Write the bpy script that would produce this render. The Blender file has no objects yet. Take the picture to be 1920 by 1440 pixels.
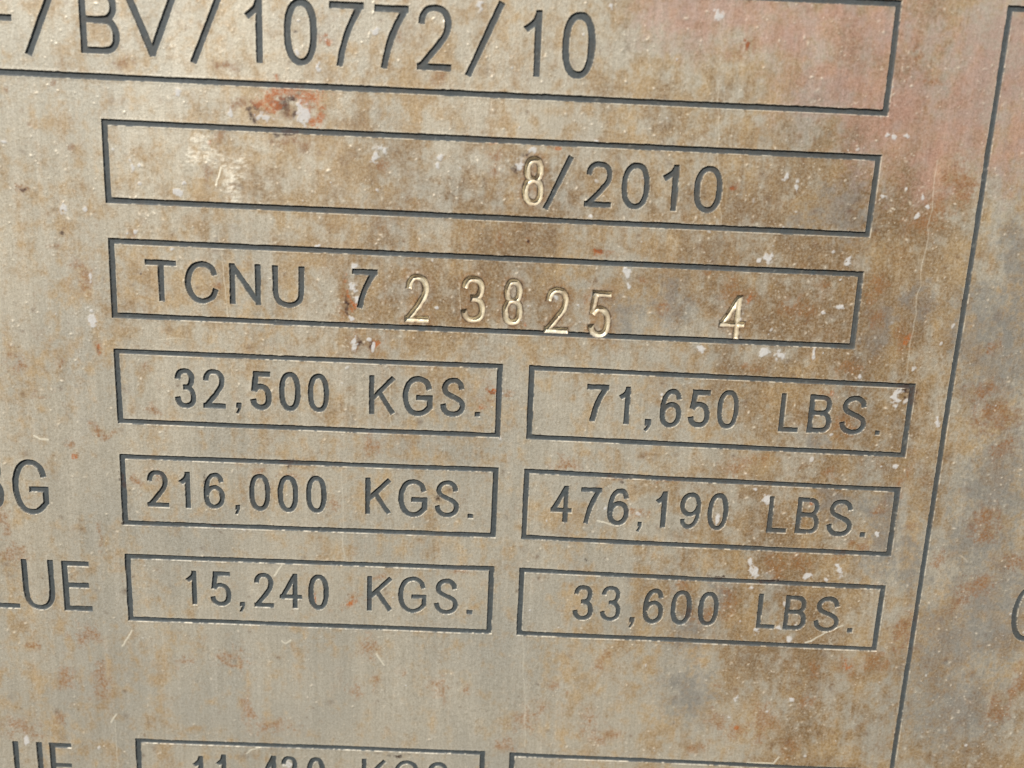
import bpy, math
import numpy as np
from mathutils import Matrix, Vector

FRAMES=[[-86.0,-46.523,42.503,-46.523,42.594,-33.904,-86.0,-33.861],[-49.453,-29.532,42.502,-29.515,42.429,-19.866,-49.402,-19.902],[-49.395,-15.806,42.267,-15.815,42.269,-6.246,-49.411,-6.127],[-49.447,-2.325,-1.218,-2.473,-1.196,7.073,-49.403,7.254],[2.063,-2.462,50.547,-2.22,50.573,7.382,2.121,7.089],[-49.46,11.244,-1.17,10.993,-1.223,20.55,-49.482,20.796],[2.075,10.993,50.522,11.377,50.558,20.866,2.112,20.581],[-49.461,24.797,-1.203,24.515,-1.22,34.086,-49.477,34.301],[2.087,24.544,50.482,24.901,50.472,34.45,2.101,34.128],[-49.469,51.868,-1.39,51.717,-1.39,59.317,-49.469,59.468],[1.996,51.77,50.756,52.108,50.756,59.708,1.996,59.37],[54.671,-46.556,96.0,-46.556,96.0,80.0,54.671,80.0]]
CHARS=[[0,"e","F",-62.933,-43.549,-59.02,-36.515,0.791],[0,"e","/",-57.717,-43.439,-54.027,-36.048,0.792],[0,"e","B",-51.347,-43.744,-46.798,-36.705,0.792],[0,"e","V",-46.113,-43.715,-40.177,-36.613,0.792],[0,"e","/",-38.785,-44.172,-34.843,-36.031,0.793],[0,"e","1",-32.618,-43.616,-30.418,-36.56,0.794],[0,"e","0",-27.985,-43.689,-24.135,-36.455,0.794],[0,"e","7",-22.727,-43.584,-18.839,-36.576,0.795],[0,"e","7",-17.62,-43.472,-13.728,-36.573,0.796],[0,"e","2",-12.631,-43.694,-8.679,-36.565,0.796],[0,"e","/",-6.994,-44.457,-2.795,-36.003,0.796],[0,"e","1",-0.624,-43.682,1.63,-36.485,0.797],[0,"e","0",4.009,-43.689,7.874,-36.429,0.798],[1,"s","8",0.179,-27.548,2.776,-21.832,0.76],[1,"e","/",2.747,-27.859,6.049,-21.339,0.716],[1,"e","2",7.635,-27.343,10.884,-21.991,0.717],[1,"e","0",12.005,-27.386,15.369,-21.938,0.717],[1,"e","1",16.696,-27.297,18.718,-21.938,0.717],[1,"e","0",20.673,-27.372,24.072,-21.887,0.718],[2,"e","T",-45.058,-13.473,-41.348,-8.456,0.713],[2,"e","C",-40.305,-13.501,-36.252,-8.319,0.713],[2,"e","N",-34.894,-13.413,-31.098,-8.488,0.714],[2,"e","U",-29.643,-13.387,-25.843,-8.328,0.714],[2,"e","7",-19.973,-13.411,-16.93,-8.609,0.715],[2,"s","2",-13.527,-13.112,-10.569,-7.215,0.782],[2,"s","3",-6.725,-13.187,-3.661,-7.42,0.782],[2,"s","8",-1.628,-13.109,0.917,-7.37,0.783],[2,"s","2",3.646,-12.314,6.611,-6.619,0.785],[2,"s","5",8.944,-12.061,11.82,-6.257,0.786],[2,"s","4",25.187,-12.186,28.378,-6.84,0.787],[3,"e","3",-42.084,-0.247,-39.42,4.874,0.706],[3,"e","2",-38.491,-0.271,-35.76,4.749,0.706],[3,"e",",",-34.557,3.892,-33.754,5.479,0.71],[3,"e","5",-32.635,-0.255,-29.969,4.733,0.706],[3,"e","0",-29.037,-0.365,-26.371,4.713,0.707],[3,"e","0",-25.459,-0.298,-22.791,4.693,0.707],[3,"e","K",-17.785,-0.375,-14.561,4.619,0.708],[3,"e","G",-13.623,-0.433,-9.883,4.701,0.708],[3,"e","S",-8.877,-0.424,-5.736,4.608,0.708],[3,"e",".",-4.489,3.852,-3.852,4.474,0.711],[4,"e","7",9.492,-0.339,12.193,4.462,0.69],[4,"e","1",13.375,-0.281,14.976,4.592,0.69],[4,"e",",",16.936,3.81,17.778,5.44,0.694],[4,"e","6",18.773,-0.262,21.523,4.753,0.691],[4,"e","5",22.336,-0.248,25.12,4.63,0.691],[4,"e","0",25.969,-0.371,28.72,4.645,0.691],[4,"e","L",33.91,-0.292,36.44,4.73,0.692],[4,"e","B",37.503,-0.261,40.572,4.694,0.692],[4,"e","S",41.568,-0.314,44.963,4.712,0.693],[4,"e",".",46.246,4.025,46.888,4.65,0.696],[5,"e","2",-46.154,13.23,-43.422,18.193,0.683],[5,"e","1",-42.12,13.294,-40.6,18.187,0.683],[5,"e","6",-38.922,13.2,-36.207,18.166,0.684],[5,"e",",",-34.986,17.454,-34.265,18.908,0.687],[5,"e","0",-33.067,13.16,-30.399,18.201,0.684],[5,"e","0",-29.443,13.145,-26.788,18.188,0.684],[5,"e","0",-25.796,13.129,-23.146,18.173,0.685],[5,"e","K",-18.194,13.035,-14.926,17.972,0.685],[5,"e","G",-13.963,12.984,-10.24,18.141,0.686],[5,"e","S",-9.276,13.006,-6.087,18.02,0.686],[5,"e",".",-4.946,17.379,-4.257,18.034,0.689],[6,"e","4",5.714,13.044,8.463,18.03,0.673],[6,"e","7",9.515,13.09,12.186,18.005,0.674],[6,"e","6",13.026,13.12,15.818,18.147,0.674],[6,"e",",",16.938,17.373,17.699,18.907,0.678],[6,"e","1",19.074,13.199,20.698,18.121,0.675],[6,"e","9",22.391,13.182,25.118,18.142,0.675],[6,"e","0",25.996,13.17,28.703,18.212,0.675],[6,"e","L",33.87,13.274,36.411,18.205,0.676],[6,"e","B",37.519,13.244,40.544,18.213,0.676],[6,"e","S",41.551,13.274,44.892,18.355,0.677],[6,"e",".",46.063,17.605,46.826,18.337,0.68],[7,"e","1",-41.801,26.791,-40.264,31.639,0.673],[7,"e","5",-38.473,26.771,-35.744,31.697,0.674],[7,"e",",",-34.718,30.925,-33.977,32.57,0.677],[7,"e","2",-32.765,26.676,-30.118,31.603,0.674],[7,"e","4",-29.327,26.673,-26.49,31.601,0.674],[7,"e","0",-25.557,26.641,-22.867,31.67,0.674],[7,"e","K",-17.876,26.581,-14.586,31.513,0.675],[7,"e","G",-13.726,26.429,-9.963,31.59,0.675],[7,"e","S",-9.009,26.462,-5.807,31.55,0.676],[7,"e",".",-4.643,30.726,-3.845,31.415,0.678],[8,"e","3",9.343,26.583,12.094,31.606,0.663],[8,"e","3",13.008,26.576,15.746,31.639,0.663],[8,"e",",",16.891,30.868,17.714,32.559,0.667],[8,"e","6",18.692,26.633,21.446,31.738,0.664],[8,"e","0",22.381,26.739,25.115,31.732,0.664],[8,"e","0",26.0,26.771,28.756,31.728,0.664],[8,"e","L",33.883,26.825,36.426,31.786,0.665],[8,"e","B",37.513,26.843,40.489,31.808,0.665],[8,"e","S",41.505,26.809,44.905,31.89,0.666],[8,"e",".",46.162,31.22,46.874,31.913,0.669],[9,"e","1",-41.856,54.228,-40.276,59.255,0.693],[9,"e","1",-38.618,53.882,-37.075,59.116,0.693],[9,"e",",",-34.765,58.455,-34.023,60.147,0.697],[9,"e","4",-32.489,53.756,-29.686,58.99,0.694],[9,"e","3",-29.613,53.722,-27.104,59.041,0.694],[9,"e","0",-25.998,53.731,-23.413,59.053,0.694],[9,"e","K",-18.352,53.678,-14.989,59.129,0.695],[9,"e","G",-14.099,53.695,-10.328,59.191,0.695],[9,"e","S",-9.362,53.712,-6.181,59.169,0.695],[9,"e",".",-4.921,58.356,-4.178,59.118,0.699],[-1,"e","8",-68.128,12.039,-64.517,19.432,0.784],[-1,"e","G",-63.307,12.445,-58.769,19.853,0.785],[-1,"e","L",-67.023,26.196,-63.607,33.16,0.742],[-1,"e","U",-63.013,26.082,-58.916,33.253,0.742],[-1,"e","E",-57.785,26.091,-54.176,33.181,0.743],[-1,"e","U",-66.318,53.031,-62.347,60.26,0.75],[-1,"e","E",-61.318,53.042,-58.221,60.231,0.751],[-1,"e","C",67.773,24.103,72.309,32.11,0.751]]
WHITE=[[-60.84,-26.49,0.38,0.3],[-54.78,-19.09,0.51,0.88],[-51.92,-19.21,0.38,0.38],[-46.14,-24.28,0.32,0.98],[-45.2,-24.26,0.25,0.43],[-40.04,-22.53,0.44,0.49],[-40.71,-21.45,0.57,0.37],[-46.01,-16.59,0.38,0.32],[-41.6,-14.82,0.32,0.25],[-52.09,-5.75,0.59,1.19],[-51.78,-10.97,0.26,0.65],[-17.39,-26.78,0.57,1.34],[-16.33,-27.25,0.31,0.49],[-9.71,-26.75,0.5,0.49],[-10.0,-25.89,0.32,0.43],[-17.04,-22.81,0.32,0.37],[-0.41,-26.43,0.44,0.85],[1.27,-28.21,0.57,0.55],[-0.43,-30.85,0.19,0.24],[8.48,-20.95,0.32,0.25],[21.69,-43.95,0.61,0.57],[30.4,-16.66,0.84,0.77],[29.25,-16.48,0.32,0.32],[42.9,-31.7,0.31,0.24],[43.67,-31.61,0.38,0.36],[45.23,-31.74,0.44,0.36],[31.38,-26.49,0.57,0.55],[32.99,-25.21,0.32,1.17],[43.35,-24.74,0.38,0.31],[47.62,-22.68,0.51,0.44],[48.67,-23.85,0.32,0.25],[47.98,-25.07,0.25,0.31],[45.96,-25.72,0.19,0.25],[40.05,-16.96,0.45,0.57],[39.93,-11.25,0.59,0.26],[37.97,-10.57,0.39,0.26],[37.29,-5.29,0.33,0.94],[43.33,-2.86,0.27,0.4],[48.31,-0.34,0.94,1.16],[54.06,2.51,0.34,0.69],[49.99,-4.1,0.33,0.34],[49.29,8.62,0.34,0.35],[31.9,12.46,0.34,0.43],[33.4,13.62,0.55,0.86],[32.72,23.59,0.91,0.9],[32.11,22.49,0.35,0.6],[40.21,23.86,0.63,0.82],[43.99,23.1,0.49,1.05],[42.39,24.44,0.35,0.3],[32.76,26.0,0.42,0.38],[48.34,17.78,0.35,0.44],[38.58,33.11,0.5,0.62],[27.18,17.01,0.41,1.02],[39.87,41.92,0.43,0.48],[32.34,42.24,0.43,0.56],[-19.77,-11.29,0.52,0.78],[-19.5,-9.8,0.33,0.52],[-20.34,-7.34,0.52,0.33],[-19.8,-4.18,0.4,0.93],[-17.36,-3.96,0.26,0.67],[-18.03,-4.93,0.33,0.33],[4.88,-10.88,0.39,0.46],[13.52,-14.37,0.52,0.9],[13.56,-12.89,0.26,0.45],[7.72,-10.35,0.26,0.33],[-9.57,-9.13,0.26,0.26],[-19.59,-13.68,0.39,0.39],[-46.97,-16.48,0.19,0.19],[-64.46,52.51,0.44,0.82],[-28.78,54.95,0.66,0.67],[-24.23,-16.03,0.32,0.19],[-48.18,-26.14,0.13,0.12],[1.53,-9.75,0.2,0.2],[18.77,0.54,0.2,0.27],[-26.26,-41.35,0.24,0.17],[-26.29,-37.73,0.18,0.17],[-26.54,-37.83,0.31,0.35],[-24.03,-36.43,0.31,0.58],[33.11,-5.17,0.6,0.6],[31.22,-5.43,0.79,0.6],[23.39,-5.42,0.66,0.47],[39.09,31.31,0.36,0.62],[36.98,31.63,0.43,0.39],[34.16,31.91,0.57,0.77],[27.64,-9.26,0.33,0.26],[31.87,-20.41,0.38,0.31],[36.68,44.07,0.29,0.32],[-40.57,-33.06,0.37,0.71],[-34.26,-30.67,0.31,0.66],[-17.41,-40.49,0.49,0.69],[9.31,-44.42,0.36,0.57],[-5.59,-43.87,0.43,0.68],[8.74,-29.76,0.56,0.3],[-23.22,-39.36,0.18,0.17],[-30.28,-30.67,1.0,0.54],[-25.54,-31.17,1.0,1.01],[-26.34,-31.91,0.5,0.48]]
RUST=[[-59.27,-20.87,0.57,0.5],[-52.93,-26.11,0.38,0.3],[-57.7,-28.43,0.31,0.24],[-51.56,-2.45,0.4,0.74],[-51.59,8.32,1.35,0.42],[-55.73,10.04,0.54,0.49],[-55.29,11.64,0.74,0.71],[-60.27,-32.06,0.31,0.24],[-54.76,-33.19,0.25,0.47],[25.66,-41.14,0.86,0.69],[44.59,-41.41,0.37,0.81],[45.36,-40.39,0.37,0.69],[46.83,-38.0,0.87,0.41],[25.24,-24.8,0.51,0.49],[1.22,-17.66,0.39,0.32],[9.91,-16.9,0.77,0.38],[10.89,-16.63,0.52,0.38],[-2.06,-17.52,0.51,0.76],[4.16,-28.52,0.44,0.18],[-3.49,-29.21,0.25,0.24],[-2.62,1.14,1.2,1.09],[-0.81,1.26,0.93,0.61],[-20.8,-9.75,0.46,2.28],[-19.47,-4.53,1.05,0.93],[-17.36,-4.62,0.79,0.93],[-21.32,-7.76,0.46,0.92],[7.61,10.3,1.77,0.64],[39.53,-0.03,0.94,0.68],[42.42,3.65,1.35,0.97],[29.61,40.36,0.51,0.4],[42.08,37.2,0.65,1.18],[42.12,41.82,1.3,0.96],[52.68,16.41,0.55,0.51],[60.23,26.93,0.99,1.06],[3.14,-28.66,0.19,0.18],[-8.03,42.39,0.94,1.28],[13.94,37.63,0.93,1.1],[7.11,41.49,0.65,0.64],[-16.33,42.11,0.5,0.88],[-12.76,40.2,0.36,0.4],[-4.12,42.46,0.65,0.72],[12.28,46.59,1.24,1.79],[14.82,48.52,2.05,1.14],[5.85,45.0,1.16,1.13],[3.53,46.89,1.6,1.79],[1.52,50.91,1.03,0.99],[-55.34,36.8,1.42,1.01],[-62.41,38.58,0.57,0.55],[-42.2,39.9,1.14,0.63],[-36.6,39.11,1.57,0.94],[-34.84,39.98,1.43,0.39],[-53.34,42.75,1.15,2.78],[-58.39,43.21,0.86,1.43],[-57.41,44.68,0.65,0.32],[-59.16,49.43,0.87,0.81],[-33.76,46.71,0.72,1.78],[-30.9,49.27,2.48,1.14],[-63.8,25.55,1.81,1.04],[-64.87,20.81,0.83,2.2],[-64.9,50.65,2.18,1.31],[-52.42,22.83,0.35,1.63],[-61.66,0.0,0.93,1.49],[-45.3,-0.04,0.66,0.54],[-44.74,5.39,0.8,0.55],[-36.99,3.33,0.33,0.34],[-56.24,-0.24,0.4,0.54],[-59.34,4.31,0.8,0.34],[-47.55,15.0,0.68,0.86],[-46.34,-16.32,0.51,0.51],[-36.27,-10.36,0.52,0.52],[-52.42,-10.95,0.91,1.42],[-55.72,-14.64,0.51,0.32],[-40.72,-29.18,0.5,0.36],[-30.7,-31.42,1.24,1.07],[-27.27,-32.46,1.74,1.07],[-24.48,-32.59,0.99,1.3],[-23.55,-31.14,0.62,1.07],[-33.18,-31.61,1.24,0.71],[-26.33,-33.69,1.86,0.59],[-28.82,-32.69,0.87,0.59],[-24.49,-30.5,0.5,0.48],[-37.46,-23.87,0.57,1.11],[-35.76,-28.2,0.44,0.6],[-27.32,-27.97,1.88,0.85],[-23.53,-39.35,0.86,0.52],[-34.31,-36.26,1.23,0.35],[-46.61,-35.72,0.86,0.47],[-9.95,-36.18,0.86,0.7],[-14.96,-40.31,0.49,0.57],[-3.12,-27.84,0.88,0.55],[-16.31,-25.73,0.88,0.49],[-3.04,-25.7,0.63,0.98],[-0.14,-10.66,1.3,0.52],[8.66,-11.05,0.52,0.65],[15.31,-13.93,0.45,0.45],[17.9,-10.14,0.78,0.52],[23.06,-14.6,0.58,0.45],[26.17,-12.79,0.91,1.94],[28.88,-11.94,0.65,0.78],[37.82,-13.96,0.59,0.52],[34.87,-11.22,2.29,0.91],[44.09,-13.58,0.91,1.62],[44.25,-9.99,0.53,1.31],[42.39,-3.9,1.66,0.6],[48.56,-7.53,0.79,1.99],[30.47,-3.04,0.93,0.4],[28.78,-3.3,0.4,0.4],[-22.65,16.79,0.62,0.65],[16.56,15.95,1.24,0.51],[16.93,16.15,0.48,0.51],[20.39,12.03,1.09,0.36],[13.53,11.97,0.96,0.43],[9.48,42.43,0.22,0.24],[-27.75,12.7,1.36,0.57],[-31.49,12.51,0.68,0.5],[29.06,9.51,1.91,0.99],[32.35,8.3,0.82,0.7],[52.27,-26.31,1.4,2.46],[48.46,-21.77,1.92,1.25],[49.83,-23.4,1.15,1.86],[50.48,10.71,0.82,1.57],[48.2,14.2,0.62,0.65],[46.44,19.26,1.25,0.52],[38.75,22.2,1.54,1.04],[44.24,21.22,1.4,0.74],[35.3,22.72,0.84,1.49],[25.42,29.97,0.85,0.76],[27.19,29.9,0.71,1.22],[29.87,28.25,0.99,2.28],[22.97,26.27,1.41,0.45],[-19.84,30.41,0.99,0.61],[-17.73,30.17,0.42,0.38],[-24.77,30.62,0.28,1.07],[-44.43,13.79,0.82,1.0],[41.07,9.69,0.95,0.5],[-6.22,25.73,0.98,0.38],[-16.01,26.61,0.84,0.38],[-17.24,8.36,0.68,1.26],[-17.67,36.49,1.0,1.25],[-19.42,43.68,0.87,0.96],[62.3,15.63,1.73,1.45],[60.67,1.46,2.69,1.72],[58.83,-1.56,1.34,0.95],[63.05,5.54,1.36,0.98],[62.98,24.15,1.83,1.2],[67.11,21.34,1.4,1.04],[59.29,-6.99,0.93,0.66],[62.54,17.09,1.11,1.02],[57.55,21.01,0.98,1.19],[61.41,25.36,1.41,1.21],[54.18,31.82,1.14,3.09],[50.43,35.89,1.72,1.25],[46.94,36.83,1.01,1.57],[36.3,45.31,1.46,2.43],[32.46,47.11,1.46,1.14],[30.11,45.58,1.02,1.13],[40.45,49.64,0.88,1.65],[27.23,50.21,1.47,1.15],[68.12,42.31,1.31,1.61],[70.12,39.01,1.01,2.38]]
DARK=[[-31.77,-30.96,0.31,0.95],[-31.01,-31.7,0.56,0.42],[-28.21,-31.83,0.99,0.48],[-27.27,-32.35,0.62,0.36],[-26.6,-31.42,0.37,0.48],[-31.47,-30.19,0.31,0.48],[-28.24,-29.26,1.63,0.36],[25.55,-41.02,0.37,0.46],[25.25,-24.74,0.32,0.31],[9.91,-16.9,0.52,0.25],[-20.8,-8.77,0.2,1.05],[-19.01,-4.55,0.46,0.47],[-17.56,-4.28,0.4,0.4],[-2.62,1.34,0.4,0.55],[-51.5,-2.32,0.2,0.4],[-59.21,-20.88,0.25,0.25],[-26.58,-40.08,0.18,0.17],[49.76,-1.5,1.07,0.41],[50.24,-0.5,0.47,0.95],[35.17,24.83,1.54,0.3],[-0.83,-25.93,0.38,0.49],[0.35,-27.69,0.5,0.3],[1.22,-17.66,0.19,0.19],[28.49,24.9,0.98,0.38],[-24.23,-16.03,0.13,0.13],[-45.6,-11.7,0.13,0.13],[-49.07,15.42,0.41,1.01],[-38.67,14.25,0.27,0.43],[-8.59,15.45,0.62,0.43],[26.14,-9.85,0.2,0.2],[-37.61,-9.0,0.13,0.13],[-54.8,-15.95,0.32,0.32],[-49.54,20.51,0.21,0.15],[-37.14,20.18,1.1,0.18],[-28.41,11.38,1.49,0.18],[-13.49,52.63,1.17,0.25],[14.58,12.28,0.21,0.14],[10.8,23.04,0.21,0.15]]
PINK_REFL=[[40.4,-43.06,4.29,2.57],[38.13,-36.85,4.96,2.64],[31.22,-42.65,3.67,1.71],[23.65,-44.6,4.87,1.7],[43.55,-33.83,3.75,4.16],[52.26,-38.36,3.1,5.25],[56.91,-38.57,2.17,3.5],[51.14,-33.57,3.75,3.57],[34.61,-45.09,3.66,1.13],[18.22,-43.79,3.66,2.27],[55.72,-43.75,2.45,1.71],[57.7,-32.05,1.88,3.6],[49.27,-29.25,2.53,3.03]]
COOL=[[59.78,-3.98,2.66,4.04],[62.95,6.96,2.72,4.22],[61.27,17.88,3.47,3.67],[63.99,26.01,4.23,4.54],[60.0,-18.48,1.94,3.81],[60.71,32.31,4.28,4.64],[56.93,-9.22,1.98,3.29],[39.25,-23.25,1.92,2.79],[36.13,-22.48,1.92,1.87],[19.09,-11.51,1.44,2.93],[13.32,-9.94,1.96,1.96],[25.63,32.28,1.42,2.31],[25.75,41.73,2.17,3.19],[61.1,-8.08,2.97,5.3],[62.74,9.82,3.42,5.69],[64.37,28.28,4.25,6.86],[63.02,42.53,4.36,4.82],[48.18,14.06,2.07,1.44],[49.57,19.13,1.74,3.68],[53.47,21.93,1.75,2.98],[45.08,-8.7,1.32,1.98],[49.12,-12.83,1.31,1.62],[28.74,27.54,0.99,1.06],[38.9,5.9,1.22,0.84],[41.89,13.61,2.75,1.08]]
HOT=[[-28.82,-32.75,1.86,0.71],[-24.47,-33.18,1.36,0.71],[-30.38,-32.21,0.99,0.53],[-27.57,-33.04,1.36,0.83],[-25.41,-32.25,0.75,1.07],[-23.73,-32.62,0.56,1.3],[-23.67,-30.84,0.44,1.08],[-24.61,-30.5,0.56,0.54],[-29.14,-31.79,0.99,0.54],[-23.1,-39.37,0.73,0.46],[-2.29,1.12,0.67,0.61],[25.55,-41.02,0.37,0.46],[9.91,-16.78,0.52,0.38],[-36.72,-27.56,0.25,0.36],[-20.35,-9.77,0.33,1.96],[25.26,-24.68,0.32,0.31],[-51.5,-2.46,0.26,0.54],[-55.3,11.78,0.41,0.57],[-17.03,-4.31,0.4,0.53],[-3.48,-29.03,0.31,0.3],[4.16,-28.52,0.44,0.18],[-49.96,28.69,0.07,0.08],[-19.63,30.4,0.56,0.38],[-17.59,30.16,0.28,0.3],[32.78,46.68,0.29,0.33],[46.94,36.83,0.36,0.63],[-3.55,3.24,0.54,0.55],[1.31,-7.44,0.2,0.2],[28.75,-11.93,0.39,0.52],[48.89,-7.54,0.4,0.8],[-24.77,29.86,0.21,0.76],[40.11,-0.74,0.33,0.34],[39.39,14.08,0.28,0.29]]
SCUFF=[[-37.97,-27.68,1.25,0.6],[-36.77,-26.04,1.63,0.85],[-34.91,-24.9,1.64,0.73],[-34.01,-23.1,0.89,1.48],[-33.42,-21.59,0.51,0.87],[-38.66,-25.65,0.88,0.73]]
FILM_AT=[[-55.67,-37.63],[-45.88,-38.07],[-36.08,-38.5],[-26.28,-38.94],[-16.48,-39.38],[-6.68,-39.81],[3.13,-40.25],[12.95,-40.69],[22.76,-41.13],[32.58,-41.56],[42.4,-42.0],[52.23,-42.44],[-56.35,-28.19],[-46.36,-28.63],[-36.36,-29.08],[-26.37,-29.52],[-16.36,-29.97],[-6.36,-30.41],[3.65,-30.86],[13.66,-31.3],[23.68,-31.74],[33.69,-32.19],[43.71,-32.64],[53.74,-33.08],[-57.05,-18.36],[-46.86,-18.81],[-36.65,-19.26],[-26.45,-19.71],[-16.24,-20.17],[-6.03,-20.62],[4.19,-21.07],[14.4,-21.52],[24.63,-21.98],[34.85,-22.43],[45.08,-22.88],[55.31,-23.33],[-57.79,-8.12],[-47.37,-8.57],[-36.96,-9.03],[-26.54,-9.49],[-16.11,-9.95],[-5.69,-10.41],[4.75,-10.87],[15.18,-11.33],[25.62,-11.79],[36.06,-12.25],[46.51,-12.71],[56.95,-13.17],[-58.55,2.57],[-47.92,2.1],[-37.27,1.64],[-26.63,1.17],[-15.98,0.7],[-5.33,0.23],[5.33,-0.23],[15.99,-0.7],[26.65,-1.17],[37.32,-1.64],[47.99,-2.11],[58.67,-2.58],[-59.35,13.73],[-48.48,13.25],[-37.61,12.78],[-26.73,12.3],[-15.84,11.83],[-4.95,11.35],[5.94,10.87],[16.83,10.4],[27.73,9.92],[38.64,9.44],[49.54,8.97],[60.45,8.49],[-60.19,25.39],[-49.07,24.91],[-37.95,24.42],[-26.83,23.94],[-15.7,23.45],[-4.56,22.97],[6.57,22.48],[17.72,22.0],[28.86,21.51],[40.01,21.03],[51.17,20.54],[62.32,20.06],[-61.06,37.59],[-49.69,37.1],[-38.31,36.6],[-26.93,36.11],[-15.54,35.62],[-4.15,35.12],[7.24,34.63],[18.64,34.13],[30.04,33.64],[41.45,33.15],[52.86,32.65],[64.28,32.16],[-61.98,50.36],[-50.34,49.86],[-38.69,49.36],[-27.04,48.86],[-15.38,48.35],[-3.73,47.85],[7.94,47.35],[19.61,46.84],[31.28,46.34],[42.96,45.84],[54.64,45.33],[66.33,44.83]]
FILM=[0.15,0.2,0.25,0.35,0.45,0.5,0.35,0.45,0.55,0.5,0.6,0.45,0.3,0.2,0.4,0.5,0.5,0.55,0.6,0.5,0.6,0.6,0.75,0.4,0.35,0.45,0.4,0.5,0.65,0.7,0.7,0.65,0.75,0.8,0.95,0.45,0.3,0.55,0.35,0.45,0.85,0.9,0.7,0.6,0.8,0.85,0.95,0.4,0.3,0.2,0.2,0.4,0.6,0.25,0.25,0.3,0.6,0.8,0.9,0.6,0.3,0.2,0.3,0.3,0.25,0.25,0.2,0.25,0.55,0.8,0.75,0.4,0.4,0.2,0.15,0.25,0.25,0.25,0.3,0.45,0.75,0.85,0.4,0.55,0.25,0.2,0.1,0.15,0.2,0.15,0.2,0.5,0.65,0.85,0.5,0.5,0.3,0.35,0.15,0.2,0.15,0.1,0.35,0.4,0.35,0.8,0.65,0.65]
SCRATCH=[[[-36.24,-22.57],[-35.76,-23.95],[-35.55,-24.57]],[[40.72,33.64],[42.45,32.56],[44.11,31.48],[45.48,31.03]],[[-60.11,9.32],[-59.4,9.64],[-58.26,9.73]],[[-34.27,53.69],[-33.53,53.08],[-32.42,52.53]],[[-50.44,37.91],[-49.44,36.31],[-49.04,35.52]],[[-52.64,49.55],[-52.23,48.72],[-51.84,48.14]],[[-30.0,27.07],[-29.5,26.14],[-29.07,25.53]],[[11.83,17.46],[13.25,17.91],[14.3,18.09]],[[52.49,51.2],[53.92,50.8]],[[34.78,51.88],[38.48,51.8],[39.12,50.94]],[[-29.06,36.2],[-28.57,36.65],[-28.0,36.16]],[[43.97,33.27],[44.38,33.64]],[[-16.59,37.61],[-15.86,38.76],[-15.5,39.37]],[[-65.56,36.23],[-65.15,35.6]],[[-43.68,-3.8],[-39.74,-3.91]],[[59.78,20.39],[60.76,21.24]],[[22.28,-36.44],[24.24,-20.7]],[[-21.28,12.06],[-20.91,25.17]],[[2.89,33.26],[4.08,50.8]],[[-52.11,49.12],[-52.14,56.54]],[[49.27,-29.25],[49.13,-3.52]],[[-15.34,-1.36],[-15.1,6.17]],[[-36.09,-16.77],[-35.07,-6.5]],[[-7.05,-12.3],[-6.78,-7.74]],[[5.26,37.85],[4.73,38.66]]]
CAM_POS=[-1.03461,-19.80828,-98.01307]
CAM_ROT=[[0.9990214,-0.0442009,-0.0016126],[0.0430032,0.9791882,-0.1983463],[0.0103461,0.1980828,0.9801307]]

U = 0.001                      # plate coordinates are millimetres: u right, v down

# ------------------------------------------------------------------ camera, light, exposure
sc = bpy.context.scene
col = sc.collection
R = np.array(CAM_ROT)
S = np.array([[1, 0, 0], [0, 0, 1], [0, -1, 0]], float)      # plate (u, v, into) -> world
Cw = S @ R.T
cam_d = bpy.data.cameras.new('camera')
cam = bpy.data.objects.new('camera', cam_d)
col.objects.link(cam)
M = Matrix.Identity(4)
for r in range(3):
    M[r][0] = Cw[r, 0]; M[r][1] = -Cw[r, 1]; M[r][2] = -Cw[r, 2]
p = S @ np.array(CAM_POS) * U
M.translation = Vector(p)
cam.matrix_world = M
cam_d.sensor_width = 36.0
cam_d.lens = 36.0 * 1500 / 1920
cam_d.clip_start = 0.002
cam_d.clip_end = 100
cam_d.dof.use_dof = True
cam_d.dof.focus_distance = 0.1015
cam_d.dof.aperture_fstop = 14
sc.camera = cam

world = bpy.data.worlds.new('World')
sc.world = world
world.use_nodes = True
SUN = Vector((-0.52, -0.72, 0.78)).normalized()              # towards the sun
wn = world.node_tree
for n in list(wn.nodes): wn.nodes.remove(n)
sky = wn.nodes.new('ShaderNodeTexSky'); sky.sky_type = 'NISHITA'; sky.sun_disc = False
sky.sun_elevation = math.asin(SUN.z)
sky.sun_rotation = math.atan2(SUN.x, SUN.y)
bgn = wn.nodes.new('ShaderNodeBackground'); bgn.inputs[1].default_value = 0.055
won = wn.nodes.new('ShaderNodeOutputWorld')
wn.links.new(sky.outputs[0], bgn.inputs[0]); wn.links.new(bgn.outputs[0], won.inputs[0])
sd = bpy.data.lights.new('sun', 'SUN'); sd.energy = 5.0; sd.angle = math.radians(0.55); sd.color = (1.0, 0.965, 0.91)
so = bpy.data.objects.new('sun', sd); col.objects.link(so)
so.rotation_euler = SUN.to_track_quat('Z', 'Y').to_euler()
so.location = (-0.1, -0.3, 0.3)
sc.view_settings.view_transform = 'Standard'
sc.view_settings.look = 'None'
sc.view_settings.gamma = 1
sc.view_settings.use_curve_mapping = False
sc.view_settings.exposure = 0.25

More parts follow.
